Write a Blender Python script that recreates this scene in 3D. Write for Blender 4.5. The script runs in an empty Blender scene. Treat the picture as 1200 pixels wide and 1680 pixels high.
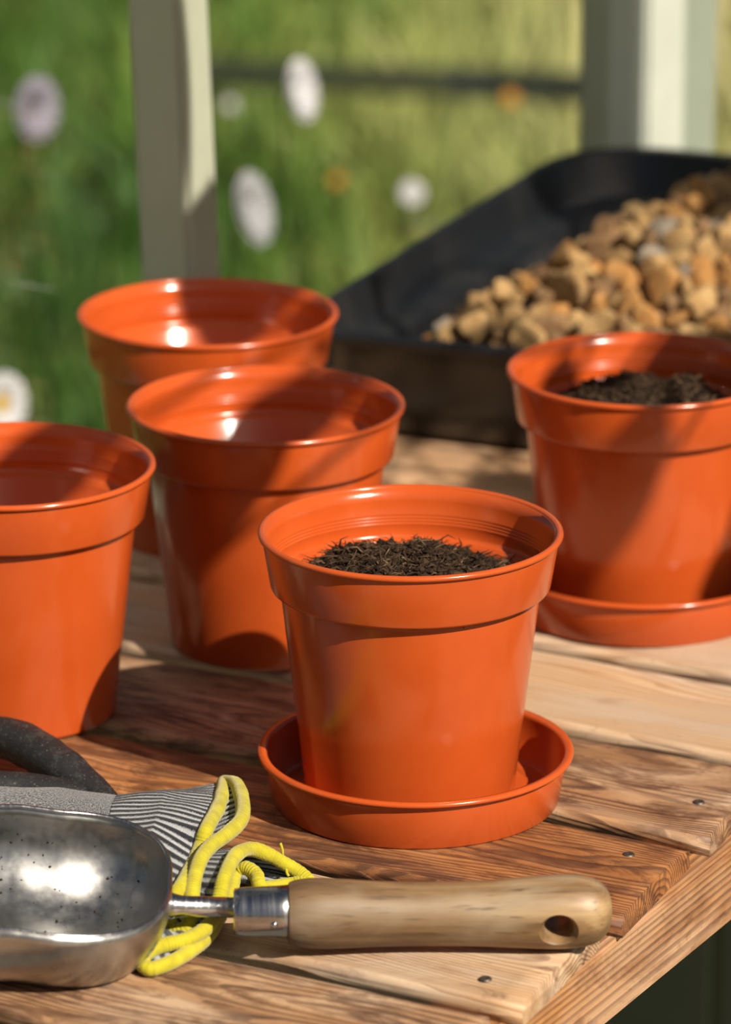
import bpy, bmesh, math, random
from mathutils import Vector, Matrix, noise
random.seed(7)
D = bpy.data; sc = bpy.context.scene; COL = sc.collection
PI = math.pi
def R(a): return math.radians(a)

# ------------------------------------------------------------------ camera, sky, sun, exposure
cam_d = D.cameras.new('camera'); cam = D.objects.new('camera', cam_d); COL.objects.link(cam)
cam.location = (0, 0, 0.8501)
cam.rotation_euler = (PI/2 - 0.3098, 0, 0)
cam_d.sensor_fit = 'HORIZONTAL'; cam_d.sensor_width = 24.0
cam_d.lens = 7737.1/1200*24.0
cam_d.clip_start = 0.05; cam_d.clip_end = 200
cam_d.dof.use_dof = True; cam_d.dof.focus_distance = 2.25; cam_d.dof.aperture_fstop = 7.2
sc.camera = cam

SUN_AZ, SUN_EL = 41.0, 40.0          # to the right of the camera's back, above the horizon
S = Vector((math.sin(R(SUN_AZ))*math.cos(R(SUN_EL)), -math.cos(R(SUN_AZ))*math.cos(R(SUN_EL)), math.sin(R(SUN_EL))))
w = D.worlds.new('sky'); sc.world = w; w.use_nodes = True
wn = w.node_tree; wn.nodes.clear()
sky = wn.nodes.new('ShaderNodeTexSky'); sky.sky_type = 'NISHITA'; sky.sun_disc = False
sky.sun_elevation = R(SUN_EL); sky.sun_rotation = math.atan2(S.x, S.y)
sky.air_density = 1.0; sky.dust_density = 3.5; sky.ozone_density = 1.0
bg = wn.nodes.new('ShaderNodeBackground'); bg.inputs['Strength'].default_value = 0.024
wo = wn.nodes.new('ShaderNodeOutputWorld')
wn.links.new(sky.outputs[0], bg.inputs[0]); wn.links.new(bg.outputs[0], wo.inputs[0])
sun_d = D.lights.new('sun', 'SUN'); sun_d.energy = 4.9; sun_d.angle = R(0.6); sun_d.color = (1.0, 0.90, 0.76)
sun = D.objects.new('sun', sun_d); COL.objects.link(sun)
sun.rotation_euler = S.to_track_quat('Z', 'Y').to_euler(); sun.location = (2, -2, 3)
vs = sc.view_settings
vs.view_transform = 'Standard'; vs.look = 'None'; vs.gamma = 1.0; vs.use_curve_mapping = False
vs.exposure = 0.72

# ------------------------------------------------------------------ helpers
def mesh(name, verts, faces, m=None, smooth=True):
    me = D.meshes.new(name); me.from_pydata([tuple(v) for v in verts], [], faces); me.update()
    if m: me.materials.append(m)
    if smooth:
        me.polygons.foreach_set('use_smooth', [True]*len(me.polygons))
    return me
def obj(name, me, parent=None, loc=(0,0,0), rot=(0,0,0), scale=(1,1,1)):
    o = D.objects.new(name, me); COL.objects.link(o)
    o.location = loc; o.rotation_euler = rot; o.scale = scale
    if parent: o.parent = parent
    return o
def empty(name, loc=(0,0,0), rot=(0,0,0)):
    o = obj(name, None, None, loc, rot); o.empty_display_size = 0.02; return o
def tag(o, label=None, cat=None, group=None, kind=None):
    if label: o['label'] = label
    if cat: o['category'] = cat
    if group: o['group'] = group
    if kind: o['kind'] = kind
    return o
def copy_tree(o, parent=None):
    c = o.copy(); COL.objects.link(c); c.parent = parent
    for ch in list(o.children): copy_tree(ch, c)
    return c
def lathe(prof, seg=96, closed=False):
    V, F = [], []
    n = len(prof)
    for i in range(seg):
        a = 2*PI*i/seg; ca, sa = math.cos(a), math.sin(a)
        for (r, z) in prof: V.append((r*ca, r*sa, z))
    m = n if closed else n-1
    for i in range(seg):
        j = (i+1) % seg
        for k in range(m):
            k2 = (k+1) % n
            F.append((i*n+k, j*n+k, j*n+k2, i*n+k2))
    return V, F
def box_bm(x0, x1, y0, y1, z0, z1, bev=0.0, seg=2):
    bm = bmesh.new()
    r = bmesh.ops.create_cube(bm, size=1.0)
    for v in bm.verts:
        v.co = Vector(((x0+x1)/2+v.co.x*(x1-x0), (y0+y1)/2+v.co.y*(y1-y0), (z0+z1)/2+v.co.z*(z1-z0)))
    if bev: bmesh.ops.bevel(bm, geom=bm.edges[:], offset=bev, segments=seg, affect='EDGES')
    return bm
def bm_mesh(name, bm, m, smooth=False):
    me = D.meshes.new(name); bm.to_mesh(me); bm.free()
    if m: me.materials.append(m)
    if smooth: me.polygons.foreach_set('use_smooth', [True]*len(me.polygons))
    return me
def box(name, x0, x1, y0, y1, z0, z1, m, parent=None, bev=0.002):
    cx, cy, cz = (x0+x1)/2, (y0+y1)/2, (z0+z1)/2
    bm = box_bm(x0-cx, x1-cx, y0-cy, y1-cy, z0-cz, z1-cz, bev)
    return obj(name, bm_mesh(name, bm, m), parent, (cx, cy, cz))
def spline(pts, n, closed=False):
    """Catmull-Rom through pts, resampled evenly by arc length to n points"""
    P = [Vector(p) for p in pts]; out = []
    m = len(P); segs = m if closed else m-1
    for i in range(segs):
        if closed: a, b, c, d = P[(i-1) % m], P[i], P[(i+1) % m], P[(i+2) % m]
        else: a, b, c, d = P[max(i-1, 0)], P[i], P[i+1], P[min(i+2, m-1)]
        for k in range(24):
            t = k/24
            out.append(0.5*((2*b)+(c-a)*t+(2*a-5*b+4*c-d)*t*t+(3*b-a-3*c+d)*t**3))
    out.append(P[0] if closed else P[-1])
    L = [0]
    for i in range(1, len(out)): L.append(L[-1]+(out[i]-out[i-1]).length)
    res = []; j = 0
    cnt = n if closed else n-1
    for k in range(n):
        s = L[-1]*k/cnt
        while j < len(L)-2 and L[j+1] < s: j += 1
        f = (s-L[j])/max(1e-9, L[j+1]-L[j]); res.append(out[j].lerp(out[j+1], min(1, max(0, f))))
    return res
def tube(path, rad, seg=14, closed=False, caps=True):
    """swept tube, rad = number or function of (index)"""
    n = len(path); V, F = [], []
    up = Vector((0, 0, 1)); prev = None
    for i, p in enumerate(path):
        if closed: t = path[(i+1) % n]-path[(i-1) % n]
        else: t = path[min(i+1, n-1)]-path[max(i-1, 0)]
        t = t.normalized() if t.length > 1e-9 else Vector((1, 0, 0))
        if prev is None:
            s = t.cross(up)
            if s.length < 1e-3: s = t.cross(Vector((1, 0, 0)))
        else: s = prev - t*prev.dot(t)
        s.normalize(); prev = s; b = t.cross(s)
        r = rad(i) if callable(rad) else rad
        for k in range(seg):
            a = 2*PI*k/seg; V.append(p+(s*math.cos(a)+b*math.sin(a))*r)
    m = n if closed else n-1
    for i in range(m):
        j = (i+1) % n
        for k in range(seg):
            k2 = (k+1) % seg; F.append((i*seg+k, i*seg+k2, j*seg+k2, j*seg+k))
    if caps and not closed:
        F.append(tuple(range(seg-1, -1, -1))); F.append(tuple((n-1)*seg+k for k in range(seg)))
    return V, F
def set_uv(me, uvs):
    l = me.uv_layers.new(name='UVMap')
    for lp in me.loops: l.data[lp.index].uv = uvs[lp.vertex_index]

# ------------------------------------------------------------------ materials
class Mat:
    def __init__(s, name, rough=0.5, col=(.8, .8, .8), metal=0, spec=0.5):
        s.m = D.materials.new(name); s.m.use_nodes = True; s.nt = s.m.node_tree
        s.b = s.nt.nodes['Principled BSDF']
        s.b.inputs['Roughness'].default_value = rough; s.b.inputs['Base Color'].default_value = (*col, 1)
        s.b.inputs['Metallic'].default_value = metal; s.b.inputs['Specular IOR Level'].default_value = spec
    def n(s, t, **kw):
        nd = s.nt.nodes.new('ShaderNode'+t)
        for k, v in kw.items():
            if k.startswith('i_'):
                key = k[2:]; key = int(key) if key.isdigit() else key.replace('_', ' ')
                s.set(nd.inputs[key], v)
            else: setattr(nd, k, v)
        return nd
    def set(s, sock, v):
        if isinstance(v, bpy.types.NodeSocket): s.nt.links.new(v, sock)
        elif isinstance(v, bpy.types.Node): s.nt.links.new(v.outputs[0], sock)
        else: sock.default_value = v
    def math(s, op, a, b=0.0, c=0.0, clamp=False):
        nd = s.nt.nodes.new('ShaderNodeMath'); nd.operation = op; nd.use_clamp = clamp
        s.set(nd.inputs[0], a); s.set(nd.inputs[1], b); s.set(nd.inputs[2], c); return nd.outputs[0]
    def ramp(s, fac, stops, interp='LINEAR'):
        nd = s.nt.nodes.new('ShaderNodeValToRGB'); s.set(nd.inputs[0], fac); cr = nd.color_ramp; cr.interpolation = interp
        while len(cr.elements) < len(stops): cr.elements.new(0.5)
        for e, (p, c) in zip(cr.elements, stops):
            e.position = p; e.color = (*c, 1) if len(c) == 3 else c
        return nd.outputs[0]
    def mix(s, fac, a, b, mode='MIX'):
        nd = s.nt.nodes.new('ShaderNodeMix'); nd.data_type = 'RGBA'; nd.blend_type = mode
        s.set(nd.inputs[0], fac)
        for i, v in ((6, a), (7, b)):
            if isinstance(v, tuple) and len(v) == 3: v = (*v, 1)
            s.set(nd.inputs[i], v)
        return nd.outputs[2]
    def noise(s, vec, scale, detail=4, rough=0.55, dist=0.0):
        nd = s.n('TexNoise', i_Scale=scale, i_Detail=detail, i_Roughness=rough, i_Distortion=dist); s.set(nd.inputs['Vector'], vec); return nd.outputs[0]
    def mapping(s, vec, loc=(0,0,0), scale=(1,1,1), rot=(0,0,0)):
        nd = s.n('Mapping'); s.set(nd.inputs[0], vec); s.set(nd.inputs[1], loc); nd.inputs[2].default_value = rot; nd.inputs[3].default_value = scale; return nd.outputs[0]
    def base(s, v, k=.66): s.set(s.b.inputs['Base Color'], s.mix(1.0, v, (k, k, k), 'MULTIPLY'))     # true reflectance of the swatch colours
    def rough(s, v): s.set(s.b.inputs['Roughness'], v)
    def bump(s, h, strength=0.3, dist=0.001, prev=None):
        nd = s.n('Bump', i_Strength=strength, i_Distance=dist); s.set(nd.inputs['Height'], h)
        if prev is not None: s.set(nd.inputs['Normal'], prev)
        s.set(s.b.inputs['Normal'], nd.outputs[0]); return nd.outputs[0]
    def objco(s): return s.n('TexCoord').outputs['Object']
    def rnd(s): return s.n('ObjectInfo').outputs['Random']

def plastic():
    M = Mat('terracotta_plastic', 0.3, (.60, .087, .013)); co = M.objco()
    n1 = M.noise(co, 40, 5); n2 = M.noise(co, 900, 2)
    M.base(M.ramp(n1, [(.3, (.60, .094, .016)), (.7, (.65, .108, .019))]))
    M.rough(M.ramp(n1, [(.35, (.15,)*3), (.7, (.24,)*3)]))
    M.bump(n2, .05, .0004)
    M.b.inputs['Subsurface Weight'].default_value = 0.0
    M.b.inputs['Subsurface Radius'].default_value = (.004, .0012, .0004)
    M.b.inputs['Subsurface Scale'].default_value = 1.0
    return M.m
def wood(name, pale, mid, dark, ring=330.0, axis='X', warp_amt=.05, rough=.6):
    """ring-grained timber; the object colour sets stain (r), orange (g) and weathering (b)"""
    M = Mat(name, rough); co = M.objco(); oi = M.n('ObjectInfo'); rn = oi.outputs['Random']
    oc = M.n('SeparateColor'); M.set(oc.inputs[0], oi.outputs['Color'])
    off = M.n('CombineXYZ'); M.set(off.inputs[0], M.math('MULTIPLY', rn, 7.3)); M.set(off.inputs[1], M.math('MULTIPLY', rn, 3.1)); M.set(off.inputs[2], M.math('MULTIPLY', rn, 5.7))
    va = M.n('VectorMath', operation='ADD'); M.set(va.inputs[0], co); M.set(va.inputs[1], off.outputs[0]); cr = va.outputs[0]
    X = axis == 'X'
    def sc_(l, c): return (l, c, c) if X else (c, l, c)
    warp = M.noise(M.mapping(cr, scale=sc_(2.6, 12)), 1.0, 2, .5)
    warp2 = M.noise(M.mapping(cr, scale=sc_(9, 40)), 1.0, 2, .5)
    sep = M.n('SeparateXYZ'); M.set(sep.inputs[0], co)
    ac = sep.outputs[1] if X else sep.outputs[0]
    py = M.math('ADD', ac, M.math('MULTIPLY_ADD', rn, .10, -.05))
    pz = M.math('ADD', sep.outputs[2], M.math('MULTIPLY_ADD', rn, -.02, .040))
    d = M.math('SQRT', M.math('ADD', M.math('MULTIPLY', py, py), M.math('MULTIPLY', pz, pz)))
    d = M.math('ADD', d, M.math('MULTIPLY', warp, warp_amt)); d = M.math('ADD', d, M.math('MULTIPLY', warp2, warp_amt*.13))
    sw = M.math('FRACT', M.math('MULTIPLY', d, ring))
    late = M.ramp(sw, [(0, (.05,)*3), (.40, (.12,)*3), (.80, (1, 1, 1)), (.93, (.85,)*3), (1, (.05,)*3)])
    streak = M.noise(M.mapping(cr, scale=sc_(7, 260)), 1.0, 4, .6)
    blot = M.noise(M.mapping(cr, scale=sc_(8, 22)), 1.0, 6, .68, 1.1)
    blot2 = M.noise(M.mapping(cr, scale=sc_(22, 60)), 1.0, 5, .7, .8)
    pale2 = M.mix(oc.outputs[1], pale, (.72, .32, .09)); mid2 = M.mix(oc.outputs[1], mid, (.34, .115, .030))
    c = M.mix(M.math('MULTIPLY', late, .75), pale2, mid2)
    c = M.mix(M.ramp(streak, [(.45, (0,)*3), (.72, (.6,)*3)]), c, mid2)
    wea = M.math('MULTIPLY', oc.outputs[2], M.ramp(M.noise(M.mapping(cr, scale=sc_(7, 26)), 1.0, 5, .6), [(.38, (0,)*3), (.62, (1,)*3)]))
    c = M.mix(wea, c, M.mix(M.math('MULTIPLY', late, .6), (.74, .62, .49), (.47, .36, .28)))
    thr = M.math('MULTIPLY_ADD', oc.outputs[0], .34, -.15)
    sb = M.math('ADD', blot, thr); sb2 = M.math('ADD', blot2, M.math('MULTIPLY', thr, .7))
    c = M.mix(M.ramp(sb, [(.46, (0,)*3), (.56, (.42,)*3), (.64, (.70,)*3), (.78, (.90,)*3)]), c, M.mix(late, mid2, dark))
    c = M.mix(M.ramp(sb2, [(.56, (0,)*3), (.66, (.55,)*3), (.76, (.85,)*3)]), c, dark)
    c = M.mix(M.ramp(M.noise(cr, 420, 3), [(.66, (0,)*3), (.74, (.5,)*3)]), c, dark)
    M.base(c)
    M.rough(M.ramp(streak, [(.3, (rough-.14,)*3), (.7, (rough+.15,)*3)]))
    M.bump(M.math('SUBTRACT', M.math('MULTIPLY', late, .9), M.math('MULTIPLY', streak, .9)), .6, .0009)
    return M.m
def paint(name, col, rough=.45):
    M = Mat(name, rough); co = M.objco(); n = M.noise(co, 25, 5)
    M.base(M.ramp(n, [(.3, tuple(k*.88 for k in col)), (.7, col)])); M.bump(M.noise(M.mapping(co, scale=(1, 1, .1)), 300, 3), .12, .0006); return M.m
def steel():
    M = Mat('brushed_steel', .22, (.56, .55, .53), 1.0); co = M.objco()
    n1 = M.noise(co, 30, 6, .65); n2 = M.noise(co, 160, 4)
    M.base(M.ramp(n1, [(.3, (.50, .49, .47)), (.55, (.70, .69, .67)), (.75, (.76, .75, .73))]))
    M.rough(M.ramp(M.mix(.5, n1, n2), [(.3, (.22,)*3), (.7, (.42,)*3)]))
    M.bump(M.noise(co, 70, 5), .10, .0006); return M.m
def chrome():
    M = Mat('ferrule_steel', .2, (.48, .48, .49), 1.0); co = M.objco()
    n = M.noise(M.mapping(co, scale=(500, 30, 30)), 1.0, 3); M.rough(M.ramp(n, [(.3, (.14,)*3), (.7, (.32,)*3)])); M.bump(n, .06, .0003); return M.m
def ash():
    M = Mat('worn_ash_handle', .5); co = M.objco()
    n1 = M.noise(M.mapping(co, scale=(9, 90, 90)), 1.0, 5, .6, .4); n2 = M.noise(M.mapping(co, scale=(40, 500, 500)), 1.0, 3); n3 = M.noise(M.mapping(co, scale=(14, 30, 30)), 1.0, 4, .6)
    sx = M.n('SeparateXYZ'); M.set(sx.inputs[0], co)
    c = M.ramp(n1, [(.32, (.15, .078, .032)), (.5, (.36, .21, .09)), (.66, (.56, .37, .18))])
    grime = M.math('MULTIPLY', M.ramp(sx.outputs[0], [(.0, (1,)*3), (.055, (.75,)*3), (.11, (.25,)*3)]), M.ramp(n3, [(.3, (.35,)*3), (.65, (.95,)*3)]))
    c = M.mix(grime, c, (.13, .075, .04))
    c = M.mix(M.ramp(n3, [(.52, (0,)*3), (.7, (.5,)*3)]), c, (.46, .37, .25))
    c = M.mix(M.ramp(n2, [(.59, (0,)*3), (.70, (.65,)*3)]), c, (.09, .05, .025))
    M.base(c); M.rough(.48); M.bump(n2, .25, .0005); return M.m
def knit(name, stripes, light=(.58, .60, .62), dark=(.018, .020, .026), marl=False):
    M = Mat(name, .9, spec=.2); uv = M.n('TexCoord').outputs['UV']; co = M.objco()
    sp = M.n('SeparateXYZ'); M.set(sp.inputs[0], uv)
    jag = M.noise(M.mapping(uv, scale=(260, 60, 1)), 1.0, 2)
    fine = M.noise(co, 1500, 2)
    row = M.math('SINE', M.math('MULTIPLY', sp.outputs[0], 2*PI*90))
    if marl:
        sx = M.noise(M.mapping(uv, scale=(90, 190, 1)), 1.0, 2, .7)
        f = M.ramp(M.mix(.35, sx, fine), [(.44, (0,)*3), (.60, (.85,)*3)])
        hgt = sx
    else:
        ph = M.math('FRACT', M.math('MULTIPLY', sp.outputs[1], stripes))
        tri = M.math('ABSOLUTE', M.math('SUBTRACT', ph, .5))
        tri = M.math('ADD', tri, M.math('MULTIPLY_ADD', jag, .40, -.20)); tri = M.math('ADD', tri, M.math('MULTIPLY_ADD', fine, .18, -.09))
        tri = M.math('ADD', tri, M.math('MULTIPLY', row, .03))
        f = M.ramp(tri, [(.20, (1,)*3), (.29, (0,)*3)]); hgt = M.math('ADD', f, M.math('MULTIPLY', jag, .6))
    lt = M.mix(M.ramp(jag, [(.35, (0,)*3), (.65, (1,)*3)]), tuple(k*.55 for k in light), light)
    M.base(M.mix(f, dark, lt)); M.bump(hgt, .6, .0007)
    M.b.inputs['Sheen Weight'].default_value = .15; return M.m
def coat():
    M = Mat('black_rubber_coating', .55); co = M.objco()
    a = M.noise(co, 160, 5, .65); b = M.noise(co, 900, 3)
    c = M.mix(M.ramp(a, [(.52, (0,)*3), (.68, (.8,)*3)]), (.010, .010, .012), (.055, .053, .05))
    c = M.mix(M.ramp(b, [(.63, (0,)*3), (.72, (.8,)*3)]), c, (.23, .20, .15)); M.base(c)
    M.rough(.6); M.bump(b, .4, .0006); return M.m
def trim_yellow():
    M = Mat('yellow_binding', .75, spec=.25); uv = M.n('TexCoord').outputs['UV']; co = M.objco()
    sp = M.n('SeparateXYZ'); M.set(sp.inputs[0], uv)
    wv = M.math('SINE', M.math('MULTIPLY', sp.outputs[0], 2*PI))
    n = M.noise(co, 120, 4); f = M.noise(co, 1400, 2)
    c = M.ramp(n, [(.3, (.44, .38, .010)), (.7, (.62, .55, .016))])
    stitch = M.math('MULTIPLY', M.ramp(M.math('ABSOLUTE', M.math('SUBTRACT', sp.outputs[1], .32)), [(.0, (1,)*3), (.035, (1,)*3), (.06, (0,)*3)]), M.ramp(wv, [(.2, (0,)*3), (.7, (1,)*3)]))
    c = M.mix(M.math('MULTIPLY', stitch, .45), c, (.20, .15, .008)); M.base(c)
    M.bump(M.math('ADD', M.math('MULTIPLY', wv, .35), f), .5, .0006)
    M.b.inputs['Sheen Weight'].default_value = .2; return M.m
def soil_mat():
    M = Mat('dark_compost', .95, spec=.15); co = M.objco(); n = M.noise(co, 260, 5, .7)
    M.base(M.ramp(n, [(.3, (.020, .012, .008)), (.55, (.060, .038, .024)), (.75, (.13, .085, .052))])); M.bump(n, .8, .002); return M.m
def fibre_mat():
    M = Mat('peat_fibre', .95, spec=.15); at = M.n('VertexColor'); at.layer_name = 'tone'
    sp = M.n('SeparateXYZ'); M.set(sp.inputs[0], at.outputs[0])
    M.base(M.ramp(sp.outputs[0], [(0, (.014, .008, .005)), (.6, (.055, .031, .017)), (.9, (.12, .073, .042)), (1, (.24, .15, .085))])); return M.m
def black_plastic():
    M = Mat('black_tray_plastic', .34, (.012, .012, .014), 0, .5); co = M.objco(); n = M.noise(co, 18, 5); n2 = M.noise(co, 700, 3)
    M.base(M.mix(M.ramp(n, [(.5, (0,)*3), (.75, (.6,)*3)]), (.010, .011, .013), (.026, .024, .022)))
    M.rough(M.ramp(n, [(.35, (.2,)*3), (.7, (.4,)*3)])); M.bump(n2, .12, .0006); return M.m
def stone_mat(name, a, b, c):
    M = Mat(name, .85, spec=.3); co = M.objco(); rn = M.rnd()
    va = M.n('VectorMath', operation='ADD'); M.set(va.inputs[0], co); cx = M.n('CombineXYZ'); M.set(cx.inputs[0], M.math('MULTIPLY', rn, 13.0)); M.set(va.inputs[1], cx.outputs[0])
    n = M.noise(va.outputs[0], 1.6, 5, .65); n2 = M.noise(va.outputs[0], 9, 4, .6)
    col = M.ramp(n, [(.3, a), (.5, b), (.7, c)]); col = M.mix(M.ramp(n2, [(.55, (0,)*3), (.75, (.6,)*3)]), col, tuple(k*.35 for k in a))
    hs = M.n('HueSaturation'); M.set(hs.inputs['Color'], col); M.set(hs.inputs['Value'], M.math('MULTIPLY_ADD', rn, .5, .75)); M.base(hs.outputs[0])
    M.bump(n2, .5, .15); return M.m
def glass_mat():
    M = Mat('window_glass'); nt = M.nt; nt.nodes.remove(M.b); out = nt.nodes['Material Output']
    tr = M.n('BsdfTransparent'); tr.inputs[0].default_value = (.97, .985, .97, 1); gl = M.n('BsdfGlossy'); gl.inputs['Roughness'].default_value = .02
    lw = M.n('LayerWeight'); lw.inputs[0].default_value = .5; mx = M.n('MixShader')
    M.set(mx.inputs[0], M.math('MULTIPLY_ADD', M.math('POWER', lw.outputs['Facing'], 5.0), .96, .035)); nt.links.new(tr.outputs[0], mx.inputs[1]); nt.links.new(gl.outputs[0], mx.inputs[2]); nt.links.new(mx.outputs[0], out.inputs[0]); return M.m
def ground_mat():
    M = Mat('meadow_turf', .95, spec=.1); co = M.objco(); n = M.noise(co, 1.4, 5, .6); n2 = M.noise(co, 9, 5, .65)
    a = M.ramp(n, [(.35, (.06, .13, .02)), (.5, (.18, .26, .05)), (.65, (.44, .43, .15))])
    M.base(M.mix(M.ramp(n2, [(.4, (0,)*3), (.65, (1,)*3)]), a, M.mix(.5, a, (.26, .24, .09)))); M.bump(n2, .6, .05); return M.m
def attr_mat(name, stops, rough=.6, trans=0.0):
    M = Mat(name, rough, spec=.3); at = M.n('VertexColor'); at.layer_name = 'tone'
    sp = M.n('SeparateXYZ'); M.set(sp.inputs[0], at.outputs[0]); M.base(M.ramp(sp.outputs[0], stops)); return M.m
def flat(name, col, rough=.6, scale=60):
    M = Mat(name, rough, spec=.3); n = M.noise(M.objco(), scale, 4); M.base(M.ramp(n, [(.3, tuple(k*.75 for k in col)), (.7, col)])); return M.m

M_POT = plastic()
M_PLANK = wood('bench_plank_wood', (.82, .60, .38), (.50, .27, .12), (.075, .024, .010), 430)
M_RAIL = wood('bench_rail_wood', (.56, .32, .15), (.17, .060, .022), (.09, .033, .014), 400, 'Y', .004)
M_POST = paint('sage_green_paint', (.54, .57, .44)); M_DARKPAINT = paint('dark_green_paint', (.035, .045, .026))
M_PALE = paint('pale_green_paint', (.66, .70, .62))
M_STEEL, M_CHROME, M_ASH = steel(), chrome(), ash()
M_RIB = knit('ribbed_cuff_knit', 46); M_MARL = knit('marled_hand_knit', 0, marl=True); M_COAT = coat(); M_YEL = trim_yellow()
M_SOIL, M_FIB = soil_mat(), fibre_mat(); M_TRAY = black_plastic(); M_GLASS = glass_mat(); M_GROUND = ground_mat()
M_SCREW = Mat('screw_steel', .5, (.10, .085, .07), .8).m
M_DARKWOOD = flat('dark_timber', (.05, .06, .045), .8, 30); M_FLOOR = flat('concrete_slab', (.22, .20, .17), .9, 12)

def tone_attr(me, vals):
    a = me.color_attributes.new('tone', 'FLOAT_COLOR', 'POINT')
    a.data.foreach_set('color', [k for v in vals for k in (v, v, v, 1.0)])

# bench frame: u along the planks, v along the bench, rotated -28.5 degrees about z
BA = R(-28.5)
def uv2w(u, v, z=0): return Vector((u*math.cos(BA)-v*math.sin(BA), u*math.sin(BA)+v*math.cos(BA), z))
def w2uv(x, y): return (x*math.cos(BA)+y*math.sin(BA), -x*math.sin(BA)+y*math.cos(BA))
FLOOR_Z, GROUND_Z, WALL_U, BACK_V = -.80, -.90, -1.435, 2.965

# ------------------------------------------------------------------ the setting
g = bmesh.new(); bmesh.ops.create_grid(g, x_segments=60, y_segments=60, size=20)
for v in g.verts:
    v.co.z = .05*noise.noise(Vector((v.co.x*.5, v.co.y*.5, 3))) if abs(v.co.x) < 18 else 0
tag(obj('ground', bm_mesh('ground', g, M_GROUND, True), None, (-3, 9, GROUND_Z)), kind='structure')
fl = box('floor', -1.40, 1.6, -.6, 2.93, FLOOR_Z-.05, FLOOR_Z, M_FLOOR, None, 0)
fl.location = uv2w(.1, 1.165, FLOOR_Z-.025); fl.rotation_euler.z = BA; tag(fl, kind='structure')

wl = empty('wall_left', (0, 0, 0), (0, 0, BA)); tag(wl, kind='structure')
bw = .098
bm0 = bm_mesh('board', box_bm(-.009, .009, -bw/2+.002, bw/2-.002, -.385, .385, .003), M_DARKPAINT)
v = .85
while v < BACK_V-.05:
    obj('board', bm0, wl, (WALL_U-.012, v, -.40-.012)); v += bw
box('sill', WALL_U-.045, WALL_U+.02, .8, BACK_V, -.03, -.004, M_POST, wl, .004)
bk = empty('wall_back', (0, 0, 0), (0, 0, BA)); tag(bk, kind='structure')
bm1 = bm_mesh('board', box_bm(-bw/2+.002, bw/2-.002, -.009, .009, -.385, .385, .003), M_DARKPAINT)
u = WALL_U+.07
while u < .3:
    obj('board', bm1, bk, (u, BACK_V+.012, -.412)); u += bw
box('sill', WALL_U, .35, BACK_V-.02, BACK_V+.045, -.03, -.004, M_POST, bk, .004)

def member(name, u0, u1, v0, v1, z0, z1, m, lean=0):
    cu, cv = (u0+u1)/2, (v0+v1)/2
    bm = box_bm(u0-cu, u1-cu, v0-cv, v1-cv, 0, z1-z0, .004, 3)
    o = obj(name, bm_mesh(name, bm, m), None, uv2w(cu, cv, z0), (0, lean, BA)); tag(o, kind='structure'); return o
post_u = (WALL_U+.019, WALL_U+.056)
for i, vv in enumerate((1.16, 1.76, 2.352)):
    member('trim_%d' % (i+1), *post_u, vv-.018, vv+.018, -.004, 1.12, M_POST, R(-2.4) if i == 2 else 0)
# corner of the two glass walls, upper right
member('trim_4', WALL_U+.008, WALL_U+.048, BACK_V-.022, BACK_V+.03, -.004, 1.12, M_POST)
member('trim_5', WALL_U+.048, WALL_U+.080, BACK_V-.060, BACK_V+.058, -.004, 1.12, M_PALE)
member('trim_6', WALL_U-.03, WALL_U+.05, .8, BACK_V+.03, 1.12, 1.17, M_POST)
for i, (v0, v1) in enumerate(((1.178, 1.742), (1.778, 2.334), (2.37, BACK_V-.022))):
    wnd = empty('window_%d' % (i+1), (0, 0, 0), (0, 0, BA)); tag(wnd, kind='structure')
    box('pane', WALL_U-.002, WALL_U+.002, v0, v1, -.004, 1.12, M_GLASS, wnd, 0)
wnd = empty('window_4', (0, 0, 0), (0, 0, BA)); tag(wnd, kind='structure')
box('pane', WALL_U+.072, WALL_U+.68, BACK_V-.002, BACK_V+.002, -.004, 1.12, M_GLASS, wnd, 0)
member('trim_7', WALL_U+.68, WALL_U+.72, BACK_V-.03, BACK_V+.02, -.004, 1.12, M_POST)

# ------------------------------------------------------------------ bench
bench = empty('potting_bench', (0, 0, 0), (0, 0, BA))
tag(bench, 'slatted potting bench of stained wooden planks on a grooved end rail', 'bench')
UL = -1.415
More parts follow.
